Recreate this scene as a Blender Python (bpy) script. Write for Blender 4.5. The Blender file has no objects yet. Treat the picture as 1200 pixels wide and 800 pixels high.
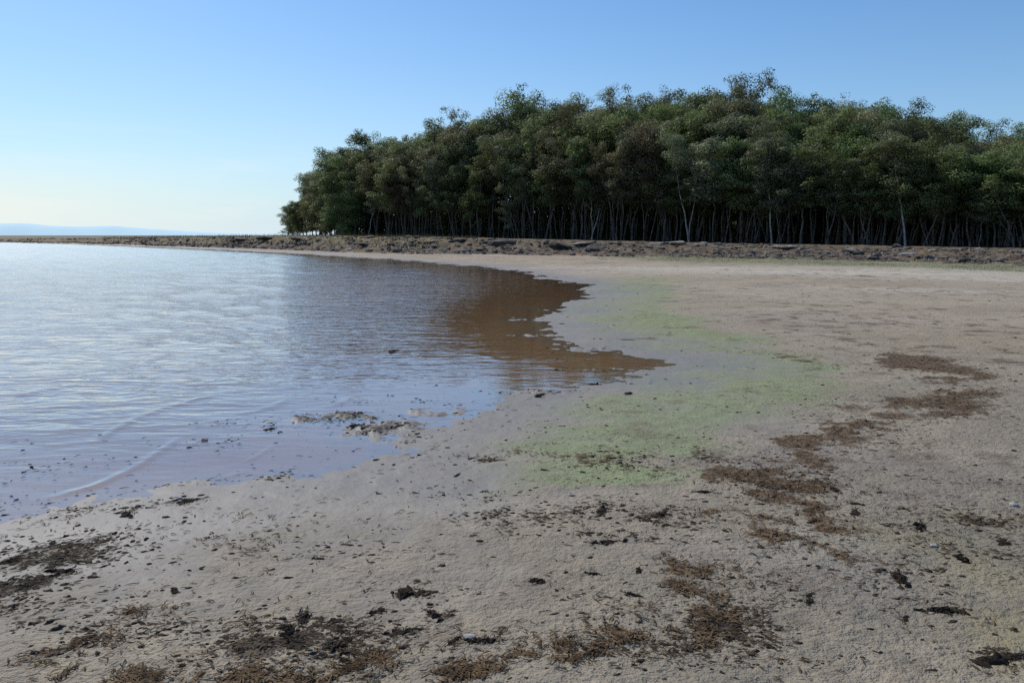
import bpy, math, random
import numpy as np
from mathutils import Vector

random.seed(7)
rng = np.random.default_rng(11)
R = math.radians
scene = bpy.context.scene
col = scene.collection

# ------------------------------------------------------------------ camera
EYE = 1.6
FPX = 940.0                                   # focal length for a 1200 px wide frame
HOR = 276.0                                   # row of the horizon in that frame
PITCH = math.atan((400 - HOR) / FPX)
cam_d = bpy.data.cameras.new('camera'); cam = bpy.data.objects.new('camera', cam_d); col.objects.link(cam)
cam_d.sensor_width = 36; cam_d.lens = FPX / 1200 * 36
cam_d.clip_start = 0.05; cam_d.clip_end = 40000
cam.location = (0, 0, EYE); cam.rotation_euler = (math.pi/2 - PITCH, 0, 0)
scene.camera = cam

def ray(px, py):
    u = (px - 600) / FPX; v = (400 - py) / FPX
    c, s = math.cos(PITCH), math.sin(PITCH)
    return u, c + v * s, -s + v * c            # x, y, z
def gp(px, py, z=0.0):                          # survey: picture mark -> spot on the ground plan
    x, y, zz = ray(px, py); t = (z - EYE) / zz
    return np.array((x * t, y * t))
def az_of(px):
    return math.degrees(math.atan2((px - 600) / FPX, 1 / math.cos(PITCH)))

# ------------------------------------------------------------------ noise
def _perm(seed):
    r = np.random.default_rng(seed); p = r.permutation(512); return np.concatenate([p, p])
_P = {}
def perlin(x, y, seed=0):
    if seed not in _P: _P[seed] = _perm(seed)
    p = _P[seed]
    xi = np.floor(x).astype(np.int64); yi = np.floor(y).astype(np.int64)
    xf = x - xi; yf = y - yi
    u = xf*xf*xf*(xf*(xf*6-15)+10); v = yf*yf*yf*(yf*(yf*6-15)+10)
    def g(ix, iy, fx, fy):
        h = p[(p[ix & 511] + iy) & 511] * (2*math.pi/512)
        return np.cos(h)*fx + np.sin(h)*fy
    a = g(xi, yi, xf, yf); b = g(xi+1, yi, xf-1, yf); c = g(xi, yi+1, xf, yf-1); d = g(xi+1, yi+1, xf-1, yf-1)
    return ((a*(1-u)+b*u)*(1-v) + (c*(1-u)+d*u)*v) * 1.5
def fbm(x, y, seed=0, octs=4, gain=.5):
    t = 0; a = 1; f = 1
    for i in range(octs):
        t = t + a*perlin(x*f+i*17.3, y*f-i*9.1, seed+i); a *= gain; f *= 2.03
    return t
def sstep(a, b, x):
    t = np.clip((x-a)/(b-a), 0, 1); return t*t*(3-2*t)

# ------------------------------------------------------------------ plan of the bay
shore_px = [(0,600),(60,592),(150,585),(250,575),(320,566),(380,552),(430,532),(455,512),(475,497),(520,487),(570,474),(610,463),
            (650,455),(700,446),(750,434),(772,427),(735,415),(690,404),(650,392),(632,378),(640,364),(672,352),(692,345),(683,336),
            (645,325),(600,317),(560,312),(470,304.5),(380,299),(250,292.3),(100,286.4),(0,283.6)]
_s = [gp(*p) for p in shore_px]
LAKE = np.array([(-3000,-900),(-40,-9),(-12,1.5),(-6,3.7)] + [tuple(p) for p in _s] + [(-230,300),(-420,420),(-1500,700),(-9000,4000),(-20000,-900)])
def seg_dist(px, py, poly, closed=True):
    n = len(poly); d2 = np.full(px.shape, 1e18)
    for i in range(n if closed else n-1):
        a = poly[i]; b = poly[(i+1) % n]
        ex, ey = b[0]-a[0], b[1]-a[1]; L = ex*ex+ey*ey
        t = np.clip(((px-a[0])*ex+(py-a[1])*ey)/L, 0, 1)
        d2 = np.minimum(d2, (px-a[0]-t*ex)**2+(py-a[1]-t*ey)**2)
    return np.sqrt(d2)
def inside(px, py, poly):
    n = len(poly); c = np.zeros(px.shape, bool)
    for i in range(n):
        a = poly[i]; b = poly[(i+1) % n]
        if a[1] == b[1]: continue
        k = (a[1] > py) != (b[1] > py)
        c ^= k & (px < (b[0]-a[0])*(py-a[1])/(b[1]-a[1])+a[0])
    return c

_pxs  = [-900,-300,   0, 100, 200, 330, 400, 450, 500, 600, 700, 850,1000,1200,1500,2200]
_toe  = [ 900, 330, 224, 174, 126,  93,  78,  71,  67,  64,  60,  55,  52,  48,  45,  43]
_top  = [ 960, 360, 240, 187, 139, 107,  92,  84,  80,  77,  73,  68,  64,  60,  57,  55]
_topz = [ .8, .8,  .86, .98,1.24, 1.46,1.45,1.38,1.3,1.1, .95, .8, .7, .6, .6, .6]
_wood = [4000,2000,900, 500, 330, 205, 142, 125,115,104,  93, 84, 78, 74, 74, 76]
_azs = [az_of(p) for p in _pxs]
def T_(az): return np.interp(az, _azs, _toe)
def P_(az): return np.interp(az, _azs, _top)
def Z_(az): return np.interp(az, _azs, _topz)
def W_(az): return np.interp(az, _azs, _wood)

def blob(x, y, px, py, hx, hy, rot=0):          # soft oval patch on the ground plan, 1 in the middle
    c = gp(px, py); r = math.hypot(*c)
    ux, uy = c/r
    across = hx/FPX*r
    a = gp(px, py-hy); b = gp(px, py+hy)
    along = max(.02, abs(math.hypot(*a)-math.hypot(*b))/2)
    dx, dy = x-c[0], y-c[1]
    s = (dx*uy - dy*ux)/across; t = (dx*ux+dy*uy)/along
    if rot: s, t = s*math.cos(rot)+t*math.sin(rot), -s*math.sin(rot)+t*math.cos(rot)
    return np.exp(-(s*s+t*t))
def blobs(x, y, lst):
    m = np.zeros(x.shape)
    for b in lst: m = np.maximum(m, (b[4] if len(b) > 4 else 1)*blob(x, y, *b[:4]))
    return m

MUD = [(345,492,50,5,.022),(410,488,50,5,.028),(440,502,40,7,.026),(470,497,30,6,.02),(250,494,30,3,.012),(480,484,60,4,.01),
       (450,405,60,3,.02),(520,402,40,2,.008),(640,450,30,2,.012),(690,432,40,1.6,.016),(640,460,40,1.5,.02),(680,410,40,2,.02),(610,393,30,1.2,.012)]
POOL = [(470,492,45,2.2,-.022),(520,489,30,1.6,-.02),(620,451,45,2.0,-.012),(640,456,35,2.2,-.022),(735,398,20,1.2,-.02),(350,535,90,16,-.012)]
def terrain(x, y, fine=True):
    r = np.hypot(x, y); az = np.degrees(np.arctan2(x, y))
    d = seg_dist(x, y, LAKE); ins = inside(x, y, LAKE); d = np.where(ins, -d, d)
    near = np.exp(-r/25)
    h = np.where(d > 0, .11*(1-np.exp(-d/ (4+r*.12))), np.maximum(-.9, .016*d*(1+sstep(0,6,-d))))
    for b in MUD: h = h + .55*b[4]*blob(x, y, *b[:4])
    for b in POOL: h = h + b[4]*blob(x, y, *b[:4])
    h = h + fbm(x*.55, y*.55, 3, 4)*.009*(1+.6*(1-near)) + fbm(x*.09, y*.09, 31, 3)*.018*sstep(0,8,d)
    lip = np.exp(-(h/.03)**2)
    h = h + lip*(.0055*fbm(x*2.6, y*2.6, 81, 3) + .004*np.clip(fbm(x*7, y*7, 85, 2)-.15, 0, 1))
    mudm = np.zeros(x.shape)
    for b in MUD: mudm = np.maximum(mudm, blob(x, y, b[0], b[1], b[2]*1.25, b[3]*1.6))
    h = h + mudm*(.030*np.clip(fbm(x*5, y*5, 87, 3), -.2, 1) - .004)
    T = T_(az); P = P_(az); Z = Z_(az)
    w = fbm(x*.12, y*.12, 41, 4)
    tb = np.clip((r - T - 2.5*w)/(P-T), 0, 1)
    front = (y > 0) & (np.abs(az) < 100)
    prof = .75*sstep(0,1,tb) + .25*sstep(.35,.6,tb)
    bank = np.where(front, sstep(0,.08,tb), 0)
    h = h + np.where(front, prof*(Z-.1), 0)
    led = fbm(x*.35, y*.8, 51, 4)
    h = h + bank*(1-sstep(.9,1,tb)*.6)*(.15*led + .17*np.abs(fbm(x*.9, y*1.3, 61, 3)) + .06*fbm(x*2.6,y*2.6,65,2))*np.clip(.35+Z*.5,0,1)
    h = h + np.where(front & (r > P), .004*np.minimum(r-P,25), 0)
    if fine:
        k = np.exp(-r/14); dry = sstep(-.01,.03,h)
        h = h + k*dry*(fbm(x*2.0, y*2.0, 78, 2)*.0075 + fbm(x*6, y*6, 71, 3)*.0050 + np.exp(-r/6)*(fbm(x*24, y*24, 75, 2)*.0042))
    return h, d, r, az, tb, bank
def ground_z(x, y):
    return terrain(np.asarray(x, float), np.asarray(y, float), True)[0]

# ------------------------------------------------------------------ mesh helpers
def link(name, me, mat=None, parent=None):
    o = bpy.data.objects.new(name, me); col.objects.link(o)
    if mat: me.materials.append(mat)
    if parent: o.parent = parent
    return o
def tag(o, label, cat, group=None, kind=None):
    if label: o['label'] = label
    if cat: o['category'] = cat
    if group: o['group'] = group
    if kind: o['kind'] = kind
    return o
def np_mesh(name, V, quads=None, tris=None, smooth=True):
    me = bpy.data.meshes.new(name)
    V = np.asarray(V, np.float32)
    nq = 0 if quads is None else len(quads); nt = 0 if tris is None else len(tris)
    idx = np.concatenate(([np.asarray(quads, np.int32).ravel()] if nq else []) + ([np.asarray(tris, np.int32).ravel()] if nt else []))
    me.vertices.add(len(V)); me.vertices.foreach_set('co', V.ravel())
    me.loops.add(len(idx)); me.loops.foreach_set('vertex_index', idx)
    me.polygons.add(nq+nt)
    st = np.concatenate([np.arange(nq)*4, nq*4+np.arange(nt)*3]).astype(np.int32)
    me.polygons.foreach_set('loop_start', st)
    me.polygons.foreach_set('use_smooth', np.full(nq+nt, smooth))
    me.update(calc_edges=True); me.validate()
    return me
def fattr(me, name, arr, domain='POINT'):
    a = me.attributes.new(name, 'FLOAT', domain); a.data.foreach_set('value', np.asarray(arr, np.float32).ravel())

# ------------------------------------------------------------------ node helpers
def new_mat(name):
    m = bpy.data.materials.new(name); m.use_nodes = True; nt = m.node_tree; nt.nodes.clear()
    return m, nt
class NB:
    def __init__(s, nt): s.nt = nt
    def n(s, t, **kw):
        nd = s.nt.nodes.new(t)
        for k, v in kw.items(): setattr(nd, k, v)
        return nd
    def set(s, sock, v):
        if hasattr(v, 'is_linked') or isinstance(v, bpy.types.NodeSocket): s.nt.links.new(v, sock)
        else: sock.default_value = v
    def math(s, op, a, b=0.0, c=None, clamp=False):
        nd = s.n('ShaderNodeMath', operation=op, use_clamp=clamp); s.set(nd.inputs[0], a); s.set(nd.inputs[1], b)
        if c is not None: s.set(nd.inputs[2], c)
        return nd.outputs[0]
    def mix(s, f, a, b, mode='MIX'):
        nd = s.n('ShaderNodeMix', data_type='RGBA', blend_type=mode); s.set(nd.inputs[0], f); s.set(nd.inputs[6], a); s.set(nd.inputs[7], b)
        return nd.outputs[2]
    def attr(s, name): return s.n('ShaderNodeAttribute', attribute_name=name).outputs['Fac']
    def noise(s, vec, scale, detail=3, rough=.55, dist=0):
        nd = s.n('ShaderNodeTexNoise'); s.set(nd.inputs['Vector'], vec); nd.inputs['Scale'].default_value = scale
        nd.inputs['Detail'].default_value = detail; nd.inputs['Roughness'].default_value = rough; nd.inputs['Distortion'].default_value = dist
        return nd.outputs['Fac']
    def ramp(s, f, a, b, lo=0.0, hi=1.0, smooth=True):
        nd = s.n('ShaderNodeMapRange', interpolation_type='SMOOTHSTEP' if smooth else 'LINEAR'); s.set(nd.inputs[0], f)
        nd.inputs[1].default_value = a; nd.inputs[2].default_value = b; nd.inputs[3].default_value = lo; nd.inputs[4].default_value = hi
        return nd.outputs[0]
    def mapping(s, vec, rot=0, sc=(1,1,1)):
        nd = s.n('ShaderNodeMapping'); s.set(nd.inputs['Vector'], vec); nd.inputs['Rotation'].default_value = (0,0,rot); nd.inputs['Scale'].default_value = sc
        return nd.outputs[0]
    def bump(s, h, dist, strength=1.0, nrm=None):
        nd = s.n('ShaderNodeBump'); s.set(nd.inputs['Height'], h); nd.inputs['Distance'].default_value = dist; s.set(nd.inputs['Strength'], strength)
        if nrm is not None: s.set(nd.inputs['Normal'], nrm)
        return nd.outputs[0]
def C(r, g, b): return (r, g, b, 1)

# ------------------------------------------------------------------ light and sky
SUN_AZ, SUN_EL = -38.0, 45.0
sd = Vector((math.sin(R(SUN_AZ))*math.cos(R(SUN_EL)), math.cos(R(SUN_AZ))*math.cos(R(SUN_EL)), math.sin(R(SUN_EL))))
ld = bpy.data.lights.new('sun', 'SUN'); ld.energy = 4.1; ld.angle = R(.55); ld.color = (1, .935, .82)
lo = bpy.data.objects.new('sun', ld); col.objects.link(lo); lo.rotation_euler = (-sd).to_track_quat('-Z', 'Y').to_euler(); lo.location = (-40, 40, 60)
world = bpy.data.worlds.new('World'); scene.world = world; world.use_nodes = True
wt = world.node_tree; wt.nodes.clear(); wb = NB(wt)
sky = wb.n('ShaderNodeTexSky', sky_type='NISHITA'); sky.sun_disc = False
sky.sun_elevation = R(SUN_EL); sky.sun_rotation = R(SUN_AZ)
sky.altitude = 0; sky.air_density = 1.0; sky.dust_density = .6; sky.ozone_density = 2.2
hs = wb.n('ShaderNodeHueSaturation'); hs.inputs['Saturation'].default_value = 1.12; hs.inputs['Value'].default_value = 1.25; wt.links.new(sky.outputs[0], hs.inputs['Color'])
tc = wb.n('ShaderNodeTexCoord'); sep = wb.n('ShaderNodeSeparateXYZ'); wt.links.new(tc.outputs['Generated'], sep.inputs[0])
mp = wb.mapping(tc.outputs['Generated'], 0, (2.2, 2.2, 16))
cl = wb.noise(mp, 2.4, 4, .55, .4)
band = wb.math('MULTIPLY', wb.ramp(sep.outputs[2], .0, .035), wb.ramp(sep.outputs[2], .13, .05))
side = wb.ramp(sep.outputs[0], -.15, -.5)
cf = wb.math('MULTIPLY', wb.math('MULTIPLY', wb.ramp(cl, .46, .66), band), wb.math('MULTIPLY', side, .6))
el = wb.math('MAXIMUM', sep.outputs[2], 0.0)
hz = wb.math('POWER', 2.718, wb.math('MULTIPLY', el, -8.5))
hazec = wb.mix(wb.ramp(sep.outputs[0], .6, -.6, 0, 1), C(4.8,6.8,9.0), C(7.5,8.7,9.3))
skyt = wb.mix(1.0, hs.outputs[0], C(.54,.77,.96), 'MULTIPLY')
skyh = wb.mix(wb.math('MULTIPLY', hz, .92), skyt, hazec)
glow = wb.math('MULTIPLY', wb.math('MULTIPLY', wb.ramp(sep.outputs[0], -.25, -.62), wb.ramp(el, .105, .02)), .72)
skyh = wb.mix(glow, skyh, C(8.7,9.2,8.5))
skyc = wb.mix(cf, skyh, C(8.9, 9.2, 8.9))
bg = wb.n('ShaderNodeBackground'); wt.links.new(skyc, bg.inputs[0]); bg.inputs[1].default_value = .10
wo = wb.n('ShaderNodeOutputWorld'); wt.links.new(bg.outputs[0], wo.inputs[0])
scene.view_settings.view_transform = 'Standard'; scene.view_settings.look = 'None'; scene.view_settings.exposure = 0
scene.render.engine = 'CYCLES'
scene.cycles.use_denoising = False
scene.cycles.sample_clamp_direct = 3.0; scene.cycles.sample_clamp_indirect = 2.5
scene.cycles.max_bounces = 6; scene.cycles.transparent_max_bounces = 8; scene.cycles.diffuse_bounces = 3; scene.cycles.glossy_bounces = 3

# ------------------------------------------------------------------ patches on the beach (picture marks -> plan)
ALGAE = [(880,430,75,16),(840,455,110,18),(770,485,120,22,1),(720,520,110,20,1),(690,560,110,16,.75),(790,405,80,9,.8),(750,345,45,12,.7),
         (720,362,70,12,.75),(690,335,50,8,.5),(760,330,60,6,.4),(745,378,75,13,1),(770,390,60,8,.9),(740,340,50,10,.8),(620,560,70,10,.5),(930,432,45,10,.9),(840,400,60,8,.8),(900,450,60,10,.7),(560,580,90,10,.35),(640,500,60,8,.4)]
MAT = [(1062,424,30,7),(1140,450,40,12),(1085,492,60,12,.9),(1015,508,60,11,.9),(960,528,45,13,.9),(935,545,40,13,.9),(880,620,50,12,.7),(850,690,60,16,.6),(830,720,60,16,.7),(950,655,60,10,.6),(1085,428,36,9),(1125,442,42,9),(1148,465,34,13),(1110,482,60,14),(1050,500,60,10,.85),(990,515,45,12,.9),(905,572,42,15),(940,578,40,9,.9),
       (915,598,42,12,.95),(965,610,50,10,.6),(895,560,30,8,.8),(960,420,60,9,.35),(880,415,40,5,.3),(310,785,90,20,1),(380,795,80,18,.8),(150,710,70,22,.5),(110,750,70,18,.5),(840,755,60,22,.85),
       (770,775,120,22,.75),(715,736,42,8,.8),(860,735,40,14,.7),(600,795,90,14,.7),(470,770,60,12,.5),(930,640,70,9,.6),(880,650,60,8,.5),(1040,590,70,8,.35),(700,795,60,12,.7),
       (740,545,80,12,.4),(700,615,110,12,.35),(900,540,90,8,.4),(1010,525,60,7,.5),(840,545,60,7,.4),(780,640,60,7,.4)]
PALE = [(60,635,130,22,.8),(250,620,200,16,.7),(520,600,160,10,.6),(880,345,300,10,.25),(1100,322,220,7,.8),(830,318,200,6,.5),(650,345,30,14,.3),(1000,322,260,3.5,1),(800,316,200,2.5,.8),(1150,330,120,3,.9),(1130,345,160,3,.6)]
YELL = [(1150,690,60,28,.8),(1180,760,50,40,.9),(1090,650,70,18,.5),(1170,620,60,14,.4),(1000,630,80,16,.3),(1130,405,120,9,.35)]
LILAC = [(830,545,80,14,.6),(980,540,90,12,.5),(720,580,80,10,.4),(900,375,150,10,.4),(1000,690,120,30,.4),(840,660,90,20,.35),(1110,600,80,10,.4),(900,480,60,10,.4)]
DAMP = [(1000,720,260,90,.8),(1150,640,200,80,.8),(850,800,200,60,.6),(1120,480,150,40,.35),(700,700,160,60,.35),(560,800,160,40,.3)]
LITTER = [(60,655,90,26,1),(30,690,60,26,.9),(20,720,50,30,.7),(170,750,110,26,.35),(340,765,100,26,.9),(250,745,80,16,.4),(480,705,22,9,1),(510,733,22,7,.9),(430,755,60,9,.7),
          (450,765,80,16,.6),(545,760,30,8,.5),(400,490,80,8,1),(450,503,50,8,1),(480,512,40,8,.6),(260,497,60,5,.6),(330,497,50,4,.6),(80,600,70,6,.7),(190,592,60,6,.8),(60,607,60,6,.6),
          (570,612,60,12,.55),(660,612,80,16,.7),(720,602,60,14,.7),(770,615,50,14,.9),(745,545,90,12,.7),(830,548,60,10,.6),(800,530,60,6,.4),(720,545,40,8,.6),(880,552,60,6,.6),
          (905,575,70,20,.6),(700,635,50,6,.6),(760,640,50,8,.5),(760,730,70,10,.5),(850,750,60,25,.8),(780,775,110,20,.8),(960,620,70,7,.4),(980,640,60,12,.3),(1070,630,40,6,.6),
          (1160,625,50,8,.6),(1120,655,70,8,.5),(1050,690,25,6,.8),(1110,727,20,7,.8),(1175,785,30,12,.9),(1180,695,40,10,.4),(520,485,40,3,.3),(455,407,60,3,1),(425,470,70,4,.5),(215,497,60,3,.7),(250,518,80,8,.25),(300,560,90,10,.25),(500,470,50,3,.5),(150,575,80,4,.4),(690,433,60,2.2,.8),(640,460,50,2,.8),
          (690,408,50,3,.7),(600,585,90,8,.3),(590,535,60,6,.4),(570,540,20,4,.8),(660,500,60,7,.35),(1030,700,60,16,.3),(930,560,80,7,.6),(1000,520,80,8,.4),(1110,470,60,24,.35)]
STREAK = [(1000,370,260,40,.6),(900,330,260,14,.4),(1080,325,200,8,.6),(1100,420,160,30,.5),(1100,560,160,40,.35),(860,350,120,20,.35)]

# ------------------------------------------------------------------ ground sheet
fine_az = np.arange(-37.5, 37.51, .066)
side_az = []; a = 37.5; st = .12
while a < 178: a += st; st = min(st*1.12, 3.0); side_az.append(a)
side_az = np.array(side_az); side_az = side_az[side_az < 178.5]
AZ = np.concatenate([-side_az[::-1], fine_az, side_az])
rr = [.25,.7,1.2,1.7,2.1]
for py in np.arange(835, 277, -1.05):
    v = (400-py)/FPX; zz = -math.sin(PITCH)+v*math.cos(PITCH); yy = math.cos(PITCH)+v*math.sin(PITCH)
    r_ = EYE*yy/-zz
    if r_ > rr[-1] and r_ < 26: rr.append(r_)
while rr[-1] < 120: rr.append(rr[-1]+min(.30, rr[-1]*rr[-1]*.0007))
while rr[-1] < 16000: rr.append(rr[-1]*(1.012 if rr[-1] < 420 else 1.22))
RR = np.array(rr)
na, nr = len(AZ), len(RR)
A, RRg = np.meshgrid(np.radians(AZ), RR)
GX = (np.sin(A)*RRg).ravel(); GY = (np.cos(A)*RRg).ravel()
h, d, r, az, tb, bank = terrain(GX, GY)
i0 = (np.arange(nr-1)[:,None]*na + np.arange(na)[None,:])
nxt = (np.arange(na)+1) % na
i1 = (np.arange(nr-1)[:,None]*na + nxt[None,:])
quads = np.stack([i0, i1, i1+na, i0+na], -1).reshape(-1,4)
print('ground verts', len(GX))

n1 = fbm(GX*1.3, GY*1.3, 101, 4); n2 = fbm(GX*4.2, GY*4.2, 111, 3); n3 = fbm(GX*.4, GY*.4, 121, 3)
nm = .55*n1 + .45*n2 + .25*n3
algae = np.clip(sstep(.05,.55, blobs(GX,GY,ALGAE)*(1+.35*n1) + .18*nm), 0, 1)
n4 = fbm(GX*11, GY*11, 151, 2)
WX, WY = GX+.35*n1+.12*n2, GY+.35*n3+.12*fbm(GX*3.7,GY*3.7,161,2)
mat_ = sstep(.04,.90, blobs(WX,WY,MAT)*(1+.3*n1) + .46*nm + .22*n4)
st_ = blobs(GX,GY,STREAK)
str_ = sstep(.52,.88, st_*.6 + .62*fbm(GX*.55+GY*.2, GY*.75, 131, 4))
mat_ = np.maximum(mat_, .8*str_)
litter_tex = sstep(.25,.9, blobs(GX,GY,LITTER)*.9 + .35*nm)
pale = np.clip(blobs(GX,GY,PALE)*(1+.3*n1),0,1); yell = np.clip(blobs(GX,GY,YELL)*(1+.5*n1),0,1)
lilac = np.clip(blobs(GX,GY,LILAC)*(1+.5*n1),0,1); damp = np.clip(blobs(GX,GY,DAMP)*(1+.3*n3),0,1)
wet = (1-sstep(.004,.040, h + .006*n1 - .012*np.exp(-r/9))) * (1-bank)
tann = np.clip(blobs(GX,GY,[(600,370,150,70,1.3),(690,425,110,14,1.4),(640,456,60,7,1.2),(480,360,120,50,1)]),0,1)*(1-sstep(-.014,-.001,h))
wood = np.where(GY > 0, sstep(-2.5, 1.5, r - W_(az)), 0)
grass = np.where(GY > 0, sstep(0,.25,tb)*0, 0)
toeband = np.where((GY > 0) & (az > az_of(690)), np.exp(-((r-(T_(az)-4))/4.5)**2)*sstep(az_of(690), az_of(800), az), 0)
plateau = np.where(GY > 0, sstep(.34,.62,tb + .2*n3)*(1-.75*sstep(az_of(430), az_of(600), az)), 0)
grass = np.maximum(toeband, 0)
g_me = np_mesh('ground', np.stack([GX,GY,h],-1), quads)
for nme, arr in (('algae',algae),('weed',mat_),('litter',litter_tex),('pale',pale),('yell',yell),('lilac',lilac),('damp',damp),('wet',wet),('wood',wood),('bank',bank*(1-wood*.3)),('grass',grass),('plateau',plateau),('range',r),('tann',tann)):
    fattr(g_me, nme, arr)

gm, nt = new_mat('beach_mud'); b = NB(nt)
pos = b.n('ShaderNodeNewGeometry').outputs['Position']
nA = b.noise(pos, 1.1, 5, .6); nB = b.noise(pos, 7, 4, .6); nC = b.noise(pos, 30, 3, .65); nD = b.noise(pos, 105, 2, .6)
sand = b.mix(b.ramp(nA,.3,.7), C(.245,.207,.155), C(.332,.282,.212))
sand = b.mix(b.ramp(nB,.35,.75), sand, C(.212,.188,.148))
sand = b.mix(b.ramp(nD,.42,.30,0,.38), sand, C(.10,.085,.066))
sand = b.mix(b.ramp(nD,.60,.72,0,.35), sand, C(.36,.33,.28))
zn = b.noise(pos, .33, 4, .6, .6)
sand = b.mix(b.math('MULTIPLY', b.ramp(b.attr('range'), 7, 18), .7), sand, b.mix(b.ramp(zn,.35,.65), C(.288,.228,.164), C(.368,.304,.226)))
sand = b.mix(b.ramp(b.noise(pos, .6, 5, .65, .8),.54,.66,0,.45), sand, C(.155,.135,.112))
sand = b.mix(b.ramp(b.noise(pos, .85, 4, .6, .5),.56,.70,0,.5), sand, C(.36,.325,.265))
sand = b.mix(b.math('MULTIPLY', b.attr('pale'), .75), sand, b.mix(b.ramp(b.attr('range'),12,28), C(.380,.345,.278), C(.50,.46,.39)))
sand = b.mix(b.math('MULTIPLY', b.attr('damp'), .62), sand, C(.135,.125,.100))
sand = b.mix(b.math('MULTIPLY', b.attr('lilac'), .55), sand, C(.225,.195,.200))
sand = b.mix(b.math('MULTIPLY', b.attr('yell'), .55), sand, C(.250,.215,.110))
alg = b.mix(b.ramp(nB,.35,.7), C(.165,.205,.095), C(.240,.278,.148))
af = b.math('MULTIPLY', b.attr('algae'), b.ramp(b.math('ADD', b.math('MULTIPLY', nC, .5), b.math('MULTIPLY', nB, .5)), .34, .54, .38, .95))
sand = b.mix(af, sand, alg)
sand = b.mix(b.math('MULTIPLY', b.attr('wet'), .72), sand, b.mix(b.attr('tann'), C(.165,.158,.160), C(.300,.172,.086)))
wcol = b.mix(b.ramp(nC,.38,.62), C(.050,.032,.017), C(.158,.104,.058))
nM = b.noise(pos, 4.2, 5, .68, .4)
thr = b.math('ADD', b.math('MULTIPLY', nC, .40), b.math('ADD', b.math('MULTIPLY', nB, .25), b.math('MULTIPLY', nM, .35)))
wf = b.ramp(b.math('SUBTRACT', b.attr('weed'), b.math('MULTIPLY', b.math('SUBTRACT', 1.0, thr), 1.25)), -.28, .26)
lf = b.ramp(b.math('SUBTRACT', b.math('MULTIPLY', b.attr('litter'), .62), b.math('SUBTRACT', 1.0, thr)), -.04, .10)
# loose specks of dry weed over all of the beach
spk = b.ramp(b.math('ADD', b.math('MULTIPLY', nC, .62), b.math('MULTIPLY', nA, .38)), .62, .70)
sand = b.mix(b.math('MULTIPLY', spk, .6), sand, C(.09,.066,.045))
nG = b.noise(pos, 2.3, 4, .62, .3); nH = b.noise(pos, .22, 3, .6)
flk = b.ramp(b.math('ADD', b.math('MULTIPLY', nG, .72), b.math('MULTIPLY', nH, .28)), .535, .61)
flk = b.math('MULTIPLY', flk, b.math('MULTIPLY', b.math('SUBTRACT', 1.0, b.attr('wet')), b.ramp(thr,.38,.58,.15,1)))
sand = b.mix(b.math('MULTIPLY', flk, b.ramp(b.attr('range'), 3, 12, .40, .95)), sand, C(.098,.068,.046))
sand = b.mix(wf, sand, wcol)
sand = b.mix(b.math('MULTIPLY', lf, .85), sand, C(.045,.034,.026))
# bank of rubble and soil
nE = b.noise(pos, 1.6, 6, .65); nF = b.noise(pos, .5, 4, .6)
bk = b.mix(b.ramp(nE,.38,.66), C(.045,.033,.025), C(.180,.140,.104))
bk = b.mix(b.ramp(nF,.5,.7,0,.7), bk, C(.20,.118,.062))
bk = b.mix(b.ramp(b.noise(pos, 5, 4, .7),.44,.34), bk, C(.03,.023,.018))
sand = b.mix(b.attr('bank'), sand, bk)
pl = b.mix(b.ramp(nE,.35,.65), C(.105,.088,.038), C(.20,.165,.075))
sand = b.mix(b.math('MULTIPLY', b.attr('plateau'), .85), sand, pl)
gr = b.mix(b.ramp(nE,.35,.65), C(.11,.135,.055), C(.19,.21,.10))
sand = b.mix(b.math('MULTIPLY', b.attr('grass'), b.ramp(nA,.3,.6,.35,.9)), sand, gr)
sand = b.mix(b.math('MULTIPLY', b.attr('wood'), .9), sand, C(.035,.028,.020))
hgt = b.math('ADD', b.math('MULTIPLY', nC, .026), b.math('ADD', b.math('MULTIPLY', nD, .007), b.math('MULTIPLY', nB, .030)))
hgt = b.math('ADD', hgt, b.math('MULTIPLY', b.math('MAXIMUM', wf, lf), .006))
hgt = b.math('ADD', hgt, b.math('MULTIPLY', b.math('MULTIPLY', nE, b.attr('bank')), .25))
bs = b.math('SUBTRACT', 1.0, b.math('MULTIPLY', b.attr('wet'), .86))
nrm = b.bump(hgt, 1.0, bs)
pb = b.n('ShaderNodeBsdfPrincipled'); b.set(pb.inputs['Base Color'], sand); b.set(pb.inputs['Normal'], nrm)
b.set(pb.inputs['Roughness'], b.math('SUBTRACT', .88, b.math('MULTIPLY', b.math('MULTIPLY', b.attr('wet'), b.attr('wet')), .30)))
pb.inputs['Specular IOR Level'].default_value = .28
nt.links.new(pb.outputs[0], b.n('ShaderNodeOutputMaterial').inputs[0])
tag(link('ground', g_me, gm), 'flat muddy lake shore with green algae film and brown weed patches', 'ground', kind='structure')

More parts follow.
